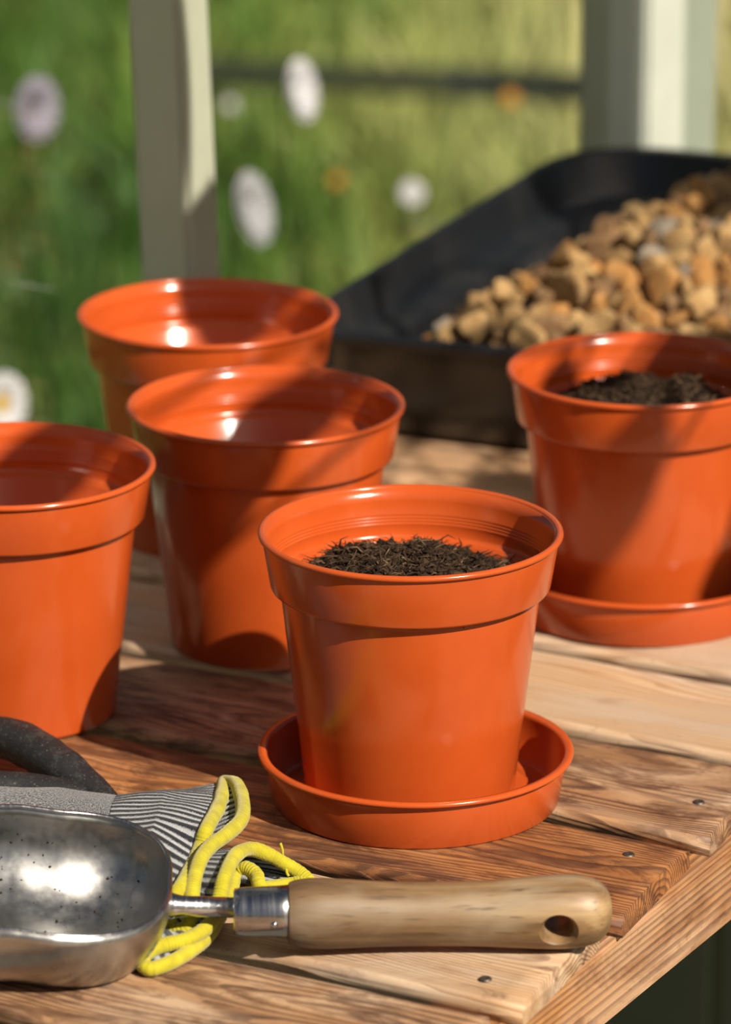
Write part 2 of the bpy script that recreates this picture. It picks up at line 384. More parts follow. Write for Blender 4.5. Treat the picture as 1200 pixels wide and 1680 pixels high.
# per plank: r = how far the dark stain runs, g = how orange, b = how grey and weathered
TONES = {-4: (.6, .5, .3, 1), -3: (.80, .35, .45, 1), -2: (.40, .22, .70, 1), -1: (.90, 1.0, .15, 1), 0: (.80, .40, .60, 1), 1: (.12, .18, .60, 1), 2: (.15, .20, .55, 1), 3: (.3, .4, .3, 1)}
def plank(v0, v1, u1, seed):
    rs = random.Random(seed); L = u1-UL; W = v1-v0; T = .0105
    nx = 44; ring = [(-.5, -1), (-.5, -.40), (-.482, -.10), (-.45, 0), (-.2, 0), (0, 0), (.2, 0), (.45, 0), (.482, -.10), (.5, -.40), (.5, -1)]
    V, F = [], []; m = len(ring); cu, cv = (UL+u1)/2, (v0+v1)/2
    for i in range(nx+1):
        x = -L/2+L*i/nx
        if i == 0: x += .0
        for k, (a, b) in enumerate(ring):
            e = noise.noise(Vector((x*9, seed*3.7+(a > 0)*11, .3)))*.0016 + noise.noise(Vector((x*38, seed*1.7+(a > 0)*5, .3)))*.0006
            y = a*W + (e if abs(a) > .3 else 0)
            z = b*T + (noise.noise(Vector((x*14, a*3+seed*9, 1)))*.0007 if b > -.9 else 0) - (.0012 if abs(a) > .43 and b == 0 else 0)
            xx = x
            if i in (0, nx): xx = x-(1 if i else -1)*(.0018 if b > -.1 else 0) + noise.noise(Vector((a*14, b*4, seed)))*.0012 - (a*.009 if i else 0)
            V.append((xx, y, z))
    for i in range(nx):
        for k in range(m):
            k2 = (k+1) % m; F.append((i*m+k, i*m+k2, (i+1)*m+k2, (i+1)*m+k))
    F.append(tuple(range(m-1, -1, -1))); F.append(tuple(nx*m+k for k in range(m)))
    me = mesh('plank', V, F, M_PLANK); 
    for p in list(me.polygons)[-2:]: p.use_smooth = False
    o = obj('plank', me, bench, (cu, cv, 0)); o.color = TONES.get(seed-20, (.35, .5, .3, 1)); return o
ends = {-3: -.865, -2: -.8655, -1: -.8705, 0: -.8770, 1: -.872}
planks = {}
for k in range(-8, 9):
    v0 = 1.957+.112*k
    planks[k] = plank(v0+.001, v0+.0965, ends.get(k, -.868+random.uniform(-.003, .003)), k+20)
def screw(pl, x, y):
    u, v = w2uv(x, y); o = planks[pl]
    V, F = lathe([(0, -.0001), (.0009, -.0001), (.0011, .00012), (.0022, .00022), (.0027, .0001), (.0030, -.0006)], 20)
    obj('screw', mesh('screw', V, F, M_SCREW), o, (u-o.location.x, v-o.location.y, .0004))
screw(-1, .1269, 2.1142); screw(0, .1654, 2.1837); screw(-2, .0542, 1.9641)
er = box('end_rail', -.911, -.8670, 1.05, 2.96, -.0505, -.0107, M_RAIL, bench, .0025)
er.color = (.35, .55, .3, 1)
box('back_rail', -1.41, -1.366, 1.05, 2.96, -.0505, -.0107, M_RAIL, bench, .0025)
for vv in (1.10, 2.86):
    for uu in (-1.388, -.925):
        box('leg', uu-.022, uu+.022, vv-.022, vv+.022, FLOOR_Z, -.0509, M_RAIL, bench, .003)

# ------------------------------------------------------------------ pots and saucers
def ridge(z0, r0, z1, r1, n):
    out = []
    for i in range(n):
        t = i/n; z = z0+(z1-z0)*t; r = r0+(r1-r0)*t; dz = (z1-z0)/n
        out += [(r, z), (r-.00022, z+dz*.3), (r-.00022, z+dz*.45), (r, z+dz*.8)]
    return out
body_p = [(0, .0008), (.047, .0008), (.0485, 0), (.0512, 0), (.0521, .0008), (.0525, .002), (.0557, .0345), (.0561, .036), (.0640, .1035), (.0643, .1070),
          (.0630, .1078), (.0620, .1070), (.0500, .0035), (.0480, .0022), (0, .0022)]
collar_p = [(.0640, .1064), (.0665, .1062), (.0680, .1062), (.0687, .1066), (.0691, .1076), (.0730, .1316), (.0730, .1334), (.0709, .1334)]
collar_p += [(.0702, .1270)] + ridge(.1205, .0695, .1140, .0687, 4) + [(.0681, .1098), (.0676, .1086), (.0664, .1080), (.0640, .1078)]
lip_p = [(.0712+.0019+.0019*math.cos(a), .1331+.0016*math.sin(a)) for a in [2*PI*k/14 for k in range(14)]]
lip_p = [(max(.0706, r), z) for r, z in lip_p]
me_body = mesh('pot_body', *lathe(body_p, 128), M_POT); me_col = mesh('pot_collar', *lathe(collar_p, 128, True), M_POT); me_lip = mesh('pot_lip', *lathe(lip_p, 128, True), M_POT)
def pot(x, y, z, rot, label):
    p = empty('flower_pot', (x, y, z), (0, 0, rot)); tag(p, label, 'flower pot', 'orange plastic flower pots on the bench')
    obj('pot_body', me_body, p); c = obj('pot_collar', me_col, p); obj('rim_lip', me_lip, c); return p
def recalc(me):
    bm = bmesh.new(); bm.from_mesh(me); bmesh.ops.remove_doubles(bm, verts=bm.verts, dist=1e-6); bmesh.ops.recalc_face_normals(bm, faces=bm.faces); bm.to_mesh(me); bm.free()
for me in (me_body, me_col, me_lip): recalc(me)
SO = .0035
pot(.0221, 2.1968, SO, .4, 'glossy orange plastic pot of dark compost in the nearest saucer')
pot(-.0536, 2.4278, 0, 2.1, 'empty orange pot standing directly behind and left of the nearest pot')
pot(-.0906, 2.6137, 0, 3.3, 'empty orange pot farthest back, in front of the green post')
pot(-.1829, 2.3181, 0, 4.4, 'empty orange pot cut off by the left picture edge above the glove')
pot(.1521, 2.4833, SO, 5.2, 'orange pot of compost in a saucer in front of the black tray')
sau_p = [(0, .0006), (.066, .0006), (.067, 0), (.0705, 0), (.0714, .0010), (.0752, .0222), (.0752, .0236), (.0772, .0236), (.0783, .0243), (.0785, .0252), (.0779, .0262), (.0765, .0265), (.0745, .0262), (.0736, .0250),
         (.0735, .0238), (.0698, .0034), (.0680, .0024), (.0600, .0022), (.0590, .0033), (.0570, .0035), (.054, .0033), (.030, .0033), (.029, .0024), (0, .0024)]
me_sau = mesh('plant_saucer', *lathe(sau_p, 128), M_POT); recalc(me_sau)
s1 = obj('plant_saucer', me_sau, None, (.0248, 2.1912, 0)); tag(s1, 'orange plastic saucer under the nearest compost-filled pot', 'saucer', 'orange plastic saucers')
s2 = obj('plant_saucer', me_sau, None, (.1535, 2.4850, 0), (0, 0, 1.3)); tag(s2, 'orange plastic saucer under the right-hand pot by the tray', 'saucer', 'orange plastic saucers')

# ------------------------------------------------------------------ compost
def compost(cx, cy, zbase, seed, label, dx, dy, h, edge):
    rs = random.Random(seed); V, F, T = [], [], []
    def height(x, y):
        r = math.hypot(x, y)/.0605; q = math.hypot(x-dx, y-dy)/.055
        return edge + h*max(0, 1-q*q) + (.0075*noise.noise(Vector((x*55, y*55, seed))) + .0038*noise.noise(Vector((x*170, y*170, seed+4))))*min(1, (1.02-r)*5)
    n = 44; rings = 26; V.append((0, 0, height(0, 0))); T.append(.4)
    for i in range(1, rings+1):
        for k in range(n*2):
            a = PI*k/n; r = .0605*i/rings; x, y = r*math.cos(a), r*math.sin(a); V.append((x, y, height(x, y))); T.append(rs.random()*.5)
    m = n*2
    for k in range(m): F.append((0, 1+k, 1+(k+1) % m))
    for i in range(rings-1):
        for k in range(m): F.append((1+i*m+k, 1+(i+1)*m+k, 1+(i+1)*m+(k+1) % m, 1+i*m+(k+1) % m))
    root = empty('compost', (cx, cy, zbase)); tag(root, label, 'compost', None, 'stuff')
    o1 = obj('soil_surface', mesh('soil_surface', V, F, M_SOIL), root); tag(o1, kind='stuff')
    V, F, T = [], [], []
    for j in range(7000):                                     # crumbs and peat fibres
        a = rs.uniform(0, 2*PI); r = .058*math.sqrt(rs.random()); x, y = r*math.cos(a), r*math.sin(a); z = height(x, y)
        b = len(V); tn = rs.random()
        if j % 5 > 1:
            s = rs.uniform(.0005, .0014)*(1.9 if rs.random() < .08 else 1)
            for d in ((1, 0, 0), (0, 1, 0), (-1, 0, 0), (0, -1, 0), (0, 0, 1), (0, 0, -1)):
                V.append((x+s*d[0]*rs.uniform(.5, 1.4), y+s*d[1]*rs.uniform(.5, 1.4), z+s*.6+s*d[2]*rs.uniform(.5, 1.3))); T.append(tn*.7)
            for q in range(4): F.append((b+q, b+(q+1) % 4, b+4)); F.append((b+(q+1) % 4, b+q, b+5))
        else:
            L = rs.uniform(.003, .009)*(1.5 if rs.random() < .06 else 1); th = rs.uniform(0, 2*PI); el = rs.uniform(-.1, .75)*(1 if rs.random() < .6 else .35); wd = rs.uniform(.00022, .00055)
            d = Vector((math.cos(th)*math.cos(el), math.sin(th)*math.cos(el), math.sin(el))); bend = Vector((rs.uniform(-1, 1), rs.uniform(-1, 1), rs.uniform(-.3, 1)))*L*.25
            sd = d.cross(Vector((0, 0, 1))).normalized()*wd; p0 = Vector((x, y, z))
            for (t, ww) in ((0, 1), (.5, .9), (1, .3)):
                c = p0+d*L*t+bend*math.sin(t*PI); up = Vector((0, 0, wd))*ww
                V += [c+sd*ww, c+up*1.2, c-sd*ww, c-up*.4]; T += [tn]*4
            for q in (0, 1):
                for k in range(4): F.append((b+q*4+k, b+q*4+(k+1) % 4, b+q*4+4+(k+1) % 4, b+q*4+4+k))
    me = mesh('fibres', V, F, M_FIB, False); tone_attr(me, T)
    o2 = obj('peat_fibres', me, root); tag(o2, kind='stuff')
    return root
compost(.0221, 2.1968, SO+.1050, 3, 'dark crumbly compost filling the nearest orange pot', -.006, -.002, .0155, .0)
compost(.1521, 2.4833, SO+.1075, 9, 'dark crumbly compost filling the right-hand orange pot', .004, -.004, .017, .0)

# ------------------------------------------------------------------ black tray of gravel
FLc, BLc = Vector((-.0527, 2.8101, 0)), Vector((.152, 3.186, 0))
FRc = FLc+Vector((math.cos(R(-21)), math.sin(R(-21)), 0))*.62; BRc = BLc+Vector((math.cos(R(-24)), math.sin(R(-24)), 0))*.56
def tray_ring(inset, rad_f, rad_b):
    cs = [(FLc, rad_f), (FRc, rad_f), (BRc, rad_b), (BLc, rad_b)]; cen = (FLc+FRc+BRc+BLc)/4
    # inset polygon
    P = []
    for i in range(4):
        a, b, c = cs[i-1][0], cs[i][0], cs[(i+1) % 4][0]
        d1 = (b-a).normalized(); d2 = (c-b).normalized(); n1 = Vector((-d1.y, d1.x, 0)); n2 = Vector((-d2.y, d2.x, 0))
        k = (n1+n2); k = k/max(.2, k.dot(n1)); P.append(b+k*inset)
    pts = []
    for i in range(4):
        a, b, c = P[i-1], P[i], P[(i+1) % 4]; r = max(.008, cs[i][1]-inset*.5)
        d1 = (a-b).normalized(); d2 = (c-b).normalized(); half = math.acos(max(-1, min(1, d1.dot(d2))))/2
        t = r/math.tan(half); p0 = b+d1*t; p1 = b+d2*t; cc = b+(d1+d2).normalized()*(r/math.sin(half))
        a0 = math.atan2(p0.y-cc.y, p0.x-cc.x); a1 = math.atan2(p1.y-cc.y, p1.x-cc.x)
        da = (a1-a0+PI) % (2*PI)-PI
        for k in range(13): pts.append(cc+Vector((math.cos(a0+da*k/12), math.sin(a0+da*k/12), 0))*r)
        nb = P[(i+1) % 4]; nx_t = max(.008, cs[(i+1) % 4][1]-inset*.5)
        q1 = nb-(nb-b).normalized()*nx_t
        for k in range(1, 12): pts.append(p1.lerp(q1, k/12))
    return pts
dvec = (BLc-FLc); dlen = dvec.length; dn = Vector((-math.sin(R(-22.5)), math.cos(R(-22.5)), 0))
def tr_h(p): return max(0.0, min(1.0, (p-FLc).dot(dn)/.40))       # 0 at the front, 1 at the back
tray_rings = [  # inset, function of t -> z
    (.030, lambda t: .001), (.022, lambda t: .004), (.012, lambda t: .030+.010*t), (.006, lambda t: .062+.030*t), (.000, lambda t: .064+.030*t), (-.002, lambda t: .067+.030*t), (-.001, lambda t: .0705+.030*t),
    (.003, lambda t: .0715+.030*t), (.007, lambda t: .070+.030*t), (.014, lambda t: .050+.024*t), (.017, lambda t: .0465+.022*t), (.029, lambda t: .0450+.022*t), (.032, lambda t: .041+.022*t), (.040, lambda t: .016), (.048, lambda t: .0075), (.070, lambda t: .006)]
V, F = [], []
for ins, fz in tray_rings:
    rp = tray_ring(ins, .035, .075)
    for p in rp: V.append((p.x, p.y, fz(tr_h(p))))
NR = len(rp)
for i in range(len(tray_rings)-1):
    for k in range(NR): F.append((i*NR+k, i*NR+(k+1) % NR, (i+1)*NR+(k+1) % NR, (i+1)*NR+k))
F.append(tuple((len(tray_rings)-1)*NR+k for k in range(NR))); F.append(tuple(range(NR-1, -1, -1)))
org = (FLc+FRc+BRc+BLc)/4
nr_split = 7
def tray_part(name, f0, f1, cap=None, parent=None):
    ff = [f for f in F[f0*NR:f1*NR]]
    if cap is not None: ff += cap
    used = sorted({i for f in ff for i in f}); mp = {i: j for j, i in enumerate(used)}
    me = mesh(name, [Vector(V[i])-org for i in used], [tuple(mp[i] for i in f) for f in ff], M_TRAY); 
    return obj(name, me, parent)
tray = empty('potting_tray', org); tag(tray, 'black plastic potting tray with a low front holding tan gravel', 'tray')
tray_part('outer_wall', 0, 4, [F[-1]], tray); tray_part('rolled_rim', 4, 8, None, tray); tray_part('inner_wall', 8, 15, [F[-2]], tray)

STONES = [('tan', stone_mat('tan_stone', (.42, .23, .085), (.60, .37, .15), (.72, .50, .24))), ('ochre', stone_mat('ochre_stone', (.42, .19, .05), (.60, .29, .085), (.70, .42, .16))),
          ('brown', stone_mat('brown_stone', (.20, .10, .045), (.34, .19, .085), (.46, .29, .15))), ('grey', stone_mat('grey_stone', (.24, .19, .14), (.36, .30, .23), (.50, .43, .34)))]
def stone_mesh(seed):
    rs = random.Random(seed); bm = bmesh.new(); bmesh.ops.create_icosphere(bm, subdivisions=3, radius=1.0)
    planes = [(Vector((rs.gauss(0, 1), rs.gauss(0, 1), rs.gauss(0, 1))).normalized(), rs.uniform(.45, .85)) for _ in range(9)]
    for v in bm.verts:
        p = v.co.copy()
        for n, d in planes:
            e = p.dot(n)-d
            if e > 0: p -= n*e*.92
        p *= 1+.09*noise.noise(p*2.2+Vector((seed*7, 0, 0)))+.03*noise.noise(p*6+Vector((seed*3, 0, 0)))
        v.co = p
    me = D.meshes.new('gravel_stone'); bm.to_mesh(me); bm.free(); me.polygons.foreach_set('use_smooth', [True]*len(me.polygons)); return me
stone_bases = []
for s in range(5):
    b = stone_mesh(s+1)
    for cname, m in STONES:
        c = b.copy(); c.materials.append(m); stone_bases.append((cname, c))
e1 = (FRc-FLc).normalized()
def heap_z(a, b):
    """pile surface in tray coordinates: a along the front, b towards the back"""
    h = .062+.075*min(1, max(0, (b-.03)/.34))**.9*1.0
    left = .085+.30*(b-.03)                       # the heap slopes away from the left wall
    h = .030+(h-.030)*min(1.0, max(0.0, (a-left+.052)/.070))**.8
    return min(h, .100)+.006*noise.noise(Vector((a*25, b*25, 2)))
pl = []
rs = random.Random(31); tries = 0
while len(pl) < 285 and tries < 60000:
    tries += 1
    a = rs.uniform(.06, .36); b = rs.uniform(.045, .37)
    p = FLc+e1*a+dn*b
    if p.x > .275 or a < .055+.26*b: continue
    z = heap_z(a, b)
    if z < .025: continue
    s = rs.choice((.0085, .0100, .0112, .0125, .0142))*rs.uniform(.9, 1.1)
    c = Vector((p.x, p.y, z+rs.uniform(-.004, .005)))
    ok = True
    for q, t in pl:
        if (q-c).length < (s+t)*.74: ok = False; break
    if ok: pl.append((c, s))
for c, s in pl:
    r = rs.random(); cn = 'tan' if r < .48 else 'ochre' if r < .72 else 'brown' if r < .92 else 'grey'
    me = rs.choice([m for n, m in stone_bases if n == cn])
    o = obj('gravel_stone', me, None, c, (rs.uniform(0, 6), rs.uniform(0, 6), rs.uniform(0, 6)), (s*rs.uniform(.95, 1.35), s*rs.uniform(.85, 1.15), s*rs.uniform(.7, 1.0)))
    ta, tb = (c-FLc).dot(e1), (c-FLc).dot(dn)
    zone = 'at the left tip of the heap' if ta < .115 else 'along the front lip of the tray' if tb < .11 else 'in the middle of the heap' if tb < .24 else 'high at the back of the heap'
    size = 'small' if s < .0096 else 'large' if s > .0128 else 'middling'
    tag(o, size+' '+{'tan': 'pale tan', 'ochre': 'orange ochre', 'brown': 'dull brown', 'grey': 'grey'}[cn]+' gravel stone '+zone, 'stone', 'gravel stones in the tray')
# the lower layers of the heap, joined
V, F = [], []
na, nb = 60, 34
for i in range(na+1):
    for j in range(nb+1):
        a = .058+.46*i/na; b = .048+.30*j/nb; p = FLc+e1*a+dn*b
        ed = min(1, i/4, j/2.5, (na-i)/4, (nb-j)/3)
        z = max(.008, .008+(heap_z(a, b)-.008-.014)*ed)+.004*noise.noise(Vector((a*90, b*90, 5)))*ed
        V.append(p+Vector((0, 0, z)))
for i in range(na):
    for j in range(nb):
        k = i*(nb+1)+j; F.append((k, k+nb+1, k+nb+2, k+1))
o = obj('gravel_bed', mesh('gravel_bed', V, F, STONES[2][1])); tag(o, 'lower layers of tan gravel under the loose stones in the tray', 'gravel', None, 'stuff')

# ------------------------------------------------------------------ steel scoop
SX, SY = -.0368, 1.9965
scoop = empty('garden_scoop', (SX, SY, 0), (0, 0, R(1.2)))
tag(scoop, 'steel compost scoop with a worn wooden handle lying across the glove cuffs', 'scoop')
AX = .0194
# bowl: heel at local x=-.0525, runs to the left
HX, LB, WB, DB = -.0522, .165, .054, .0440; RX = .048
TILT = R(9)
def bowl_pt(x, th, off=0.0):
    """x from the heel leftwards, th -pi/2 (near rim) .. pi/2 (far rim)"""
    t = max(0.0, 1-x/RX); k = (1-t**2.5)**(1/2.5) if t < 1 else 0
    wv, dv = WB*k-off, DB*(1-t**2.3)**(1/2.0) if t < 1 else 0
    dv -= off
    n = 2.5; c, s = math.cos(th), math.sin(th)
    y = wv*math.copysign(abs(s)**(2/n), s); z = -dv*abs(c)**(2/n)
    q = Vector((0, y, z)); ct, st = math.cos(TILT), math.sin(TILT)
    y2 = q.y*ct-q.z*st; z2 = q.y*st+q.z*ct
    zr = .0355+.0110*min(1, x/.07)
    return Vector((HX-x, -.010*min(1, x/.05)+y2, zr+z2))
NXB, NTH = 64, 48; V, F = [], []
xs = [LB*((i/NXB)**1.7) for i in range(NXB+1)]
for i, x in enumerate(xs):
    for k in range(NTH+1):
        V.append(bowl_pt(max(x, 2e-4), -PI/2+PI*k/NTH))
for i in range(NXB):
    for k in range(NTH): F.append((i*(NTH+1)+k, i*(NTH+1)+k+1, (i+1)*(NTH+1)+k+1, (i+1)*(NTH+1)+k))
me = mesh('bowl', V, F, M_STEEL); o = obj('bowl', me, scoop)
zmin = min(v[2] for v in V)
for vtx in me.vertices: vtx.co.z -= 0
sd = o.modifiers.new('thickness', 'SOLIDIFY'); sd.thickness = .0013; sd.offset = -1
rim_path = [bowl_pt(max(x, 2e-4), PI/2) for x in reversed(xs)]+[bowl_pt(max(x, 2e-4), -PI/2) for x in xs]
rim_path = spline(rim_path, 150)
obj('rim', mesh('rim', *tube(rim_path, .0011, 10), M_CHROME), o)
rs = random.Random(5); Vs, Fs = [], []
for j in range(150):
    x = rs.uniform(.012, .12); th = rs.uniform(-1.3, 1.35); p = bowl_pt(x, th, .0002); s = rs.uniform(.0003, .0008)*(1.9 if rs.random() < .06 else 1); b = len(Vs)
    for d in ((1, 0, 0), (0, 1, 0), (-1, 0, 0), (0, -1, 0), (0, 0, 1), (0, 0, -1)): Vs.append(p+Vector(d)*s*rs.uniform(.6, 1.5))
    for q in range(4): Fs.append((b+q, b+(q+1) % 4, b+4)); Fs.append((b+(q+1) % 4, b+q, b+5))
tag(obj('soil_specks', mesh('soil_specks', Vs, Fs, M_SOIL), o), kind='stuff')
def xlathe(prof, seg=48):
    V, F = lathe([(r, x) for x, r in prof], seg)
    return [(z, x, y) for x, y, z in V], F
sh = mesh('shank', *xlathe([(-.0545, 0), (-.0545, .0050), (-.0525, .0064), (-.050, .0056), (-.047, .0049), (-.020, .0047), (-.020, 0)], 32), M_CHROME); recalc(sh)
obj('shank', sh, scoop, (0, 0, AX+.0012), (0, R(2.2), 0))
fe = mesh('ferrule', *xlathe([(-.0235, 0), (-.0235, .0100), (-.0228, .0108), (-.0205, .0109), (-.0190, .0112), (-.004, .0118), (.0015, .0122), (.002, .0119), (.002, .0)], 48), M_CHROME); recalc(fe)
fo = obj('ferrule', fe, scoop, (0, 0, AX))
rv = mesh('rivet', *lathe([(0, .0012), (.0010, .0011), (.0017, .0005), (.0018, 0)], 18), M_CHROME)
ra = R(-22); obj('rivet', rv, fo, (-.0050, -.0117*math.cos(R(10)), .0117*math.sin(R(-10))), (PI/2+R(10), 0, 0))
hp = [(.0008, 0), (.0008, .0118), (.002, .0142), (.006, .0155), (.014, .0163), (.026, .0160), (.040, .0153), (.056, .0148), (.072, .0148), (.090, .0152), (.105, .0161), (.118, .0169), (.128, .0171), (.136, .0165), (.1415, .0150), (.1455, .0125), (.1480, .0092), (.1493, .0050), (.1497, .0)]
hs_ = spline([(a, b, 0) for a, b in hp[1:]], 60); hp2 = [(hp[0])]+[(p.x, max(0, p.y)) for p in hs_]
V, F = xlathe(hp2, 64); V = [(x, y*.97, z+.0010*math.sin(x/.15*PI)*-1) for x, y, z in V]
hm = mesh('handle', V, F, M_ASH); recalc(hm)
ho = obj('handle', hm, scoop, (0, 0, AX-.0008))
cv, cf = lathe([(0, -.03), (.0062, -.03), (.0062, -.0125), (.0085, -.0175+.003), (.0085, -.0145)], 8)
cp = [(0, -.03), (.0100, -.03), (.0090, -.0155), (.0074, -.0135), (.0064, -.010), (.0064, .010), (.0074, .0135), (.0090, .0155), (.0100, .03), (0, .03)]
cm = mesh('hole_cutter', *lathe(cp, 40), M_ASH); recalc(cm)
co_ = obj('hole_cutter', cm, None, (0, 0, 0)); 
Mloc = scoop.matrix_basis @ Matrix.Translation((.1245, 0, AX-.0022)) @ Matrix.Rotation(R(90+9), 4, 'X')
co_.matrix_world = Mloc
bo = ho.modifiers.new('hole', 'BOOLEAN'); bo.operation = 'DIFFERENCE'; bo.object = co_; bo.solver = 'EXACT'
bpy.context.view_layer.update()
dg = bpy.context.evaluated_depsgraph_get(); nm = D.meshes.new_from_object(ho.evaluated_get(dg)); ho.modifiers.clear(); ho.data = nm; nm.name = 'handle'
D.objects.remove(co_)
try: nm.set_sharp_from_angle(angle=R(40))
except Exception: pass

# ------------------------------------------------------------------ gloves
G1_UP = [(-0.0697, 2.1742, 0.014), (-0.0707, 2.1172, 0.024), (-0.0751, 2.0744, 0.029), (-0.078, 2.0647, 0.023), (-0.0823, 2.0392, 0.021), (-0.0866, 2.0193, 0.02), (-0.0916, 2.0152, 0.012)]
G1_LOW = [(-.0697, 2.1742, .014), (-.0632, 2.1553, .020), (-.0593, 2.1204, .024), (-.0595, 2.093, .026), (-.0656, 2.0724, .027), (-.0728, 2.057, .027), (-.0772, 2.0419, .026), (-.0798, 2.0246, .021), (-.0804, 2.0075, .013), (-.0818, 2.0030, .009), (-.0870, 2.0030, .0065), (-.0900, 2.0060, .0065)]
G2_UP = [(-0.0265, 2.0679, 0.005), (-0.0317, 2.0719, 0.008), (-0.0392, 2.0718, 0.013), (-0.0466, 2.0702, 0.018), (-0.0545, 2.0664, 0.022), (-0.0612, 2.0497, 0.025), (-0.0654, 2.0259, 0.024), (-0.068, 2.0158, 0.016), (-0.0713, 2.0036, 0.0105), (-0.0801, 1.9899, 0.009), (-0.0937, 1.9824, 0.008), (-0.1008, 1.9742, 0.007)]
G2_LOW = [(-0.0265, 2.0679, 0.005), (-0.0374, 2.0658, 0.004), (-0.0487, 2.0555, 0.007), (-0.0516, 2.0623, 0.011), (-0.0575, 2.0674, 0.012), (-0.0618, 2.0651, 0.008), (-0.0649, 2.0424, 0.005), (-0.0715, 2.0082, 0.004), (-0.0774, 1.9918, 0.004), (-0.0871, 1.9749, 0.004), (-0.0969, 1.9659, 0.004), (-0.1012, 1.9691, 0.005)]
def loft(loops, nu, nv, name, m, parent, ribs=0, amp=0.0, uv0=0, uv1=1, solid=.0011, puff=0.0):
    """loops: list of closed rings (same count nv) blended smoothly one after another"""
    V, UV, F = [], [], []; ns = len(loops)-1; rows = nu*ns+1
    for i in range(rows):
        t = i/nu; k = min(int(t), ns-1); f = t-k; f2 = f*f*(3-2*f)*.6+f*.4
        A, B = loops[k], loops[k+1]
        for j in range(nv+1):
            jj = j % nv; p = A[jj].lerp(B[jj], f2)
            up = 1 if j < nv/2 else -1
            p = p+Vector((0, 0, puff*math.sin(PI*f)*math.sin(2*PI*j/nv) + amp*math.cos(2*PI*ribs*j/nv)*up + .0012*noise.noise(Vector((p.x*45, p.y*45, 3+up)))*up))
            V.append(p); UV.append((uv0+(uv1-uv0)*i/(rows-1), j/nv))
    for i in range(rows-1):
        for j in range(nv):
            F.append((i*(nv+1)+j, (i+1)*(nv+1)+j, (i+1)*(nv+1)+j+1, i*(nv+1)+j+1))
    me = mesh(name, V, F, m); set_uv(me, UV); o = obj(name, me, parent)
    if solid:
        s = o.modifiers.new('thickness', 'SOLIDIFY'); s.thickness = solid; s.offset = 0
    return o
def ring(upper, lower, nv):
    a = spline(upper, nv//2+1); b = spline(lower, nv//2+1); return a+list(reversed(b))[1:-1]
def binding(path, parent, r=.0037, name='cuff_binding'):
    n = len(path); V, F = tube(path, lambda i: r*(1+.025*math.sin(i*1.55)+.10*noise.noise(Vector((i*.06, 2, 5)))), 16, True)
    me = mesh(name, V, F, M_YEL); L = sum((path[(i+1) % n]-path[i]).length for i in range(n))
    set_uv(me, [((i//16)*(L/n)/.0016, (i % 16)/16) for i in range(len(V))]); return obj(name, me, parent)
NV = 368
g1 = empty('work_glove', (-.12, 2.10, 0)); tag(g1, 'grey striped knit work glove with black coated thumb and yellow cuff binding', 'glove', 'pair of gardening gloves')
g2 = empty('work_glove', (-.09, 2.03, 0)); tag(g2, 'second grey glove underneath, its yellow-bound cuff trapped under the scoop shank', 'glove', 'pair of gardening gloves')
def loc(pts, o): return [Vector(p)-o.location for p in pts]
wr_u = [(-.121, 2.1605, .010), (-.1205, 2.135, .022), (-.1215, 2.108, .027), (-.1225, 2.082, .026), (-.1235, 2.060, .019), (-.124, 2.047, .009)]
wr_l = [(-.121, 2.1605, .010), (-.121, 2.13, .0035), (-.122, 2.10, .003), (-.123, 2.07, .003), (-.124, 2.047, .009)]
md_u = [(-.098, 2.1640, .012), (-.0975, 2.130, .026), (-.0985, 2.092, .031), (-.101, 2.062, .030), (-.1035, 2.044, .020), (-.106, 2.036, .010)]
md_l = [(-.098, 2.1640, .012), (-.098, 2.13, .006), (-.098, 2.09, .005), (-.101, 2.05, .004), (-.106, 2.036, .010)]
pm_u = [(-.150, 2.172, .010), (-.150, 2.150, .020), (-.150, 2.118, .026), (-.150, 2.085, .024), (-.150, 2.060, .016), (-.150, 2.048, .008)]
pm_l = [(-.150, 2.172, .010), (-.150, 2.14, .004), (-.150, 2.11, .0035), (-.150, 2.08, .0035), (-.150, 2.048, .008)]
kn_u = [(-.215, 2.175, .009), (-.216, 2.152, .019), (-.217, 2.120, .021), (-.217, 2.088, .020), (-.216, 2.066, .014), (-.215, 2.054, .008)]
kn_l = [(-.215, 2.175, .009), (-.216, 2.14, .004), (-.216, 2.115, .0035), (-.216, 2.08, .0035), (-.215, 2.054, .008)]
def lr(a, b, o): return ring(loc(a, o), loc(b, o), NV)
hem1 = lr(G1_UP, G1_LOW, g1)
loft([lr(wr_u, wr_l, g1), lr(md_u, md_l, g1), hem1], 26, NV, 'ribbed_cuff', M_RIB, g1, 46, .00045)
loft([lr(kn_u, kn_l, g1), lr(pm_u, pm_l, g1), lr(wr_u, wr_l, g1)], 16, NV, 'hand', M_MARL, g1)
hp1 = spline(hem1, 420, True); binding(hp1, g1)
TH = [(-.1205, 2.150, .0085), (-.1352, 2.1700, .0125), (-.1513, 2.1900, .0160), (-.1663, 2.2105, .018), (-.1811, 2.2260, .018), (-.1971, 2.2350, .016), (-.2096, 2.2370, .014), (-.216, 2.238, .013)]
tp = spline(loc(TH, g1), 60)
def thr(i):
    t = i/59; return (.0050+.0058*min(1, t/.35) if t < .35 else .0108)*(1+.07*noise.noise(Vector((t*7, 1, 1))))*(1 if t < .9 else max(.25, math.sqrt(max(0, 1-((t-.9)/.1)**2))))
V, F = tube(tp, thr, 24)
V = [Vector(v)+Vector((0, 0, .0012*noise.noise(Vector(v)*70))) for v in V]
obj('thumb', mesh('thumb', V, F, M_COAT), g1)
pal = [(-.1215, 2.1600, .0085), (-.135, 2.1640, .0090), (-.150, 2.1700, .0095), (-.168, 2.176, .010), (-.190, 2.180, .010)]
V, F = tube(spline(loc(pal, g1), 40), lambda i: .0082*math.sin(PI*min(1, (i+4)/20)*.5), 20)
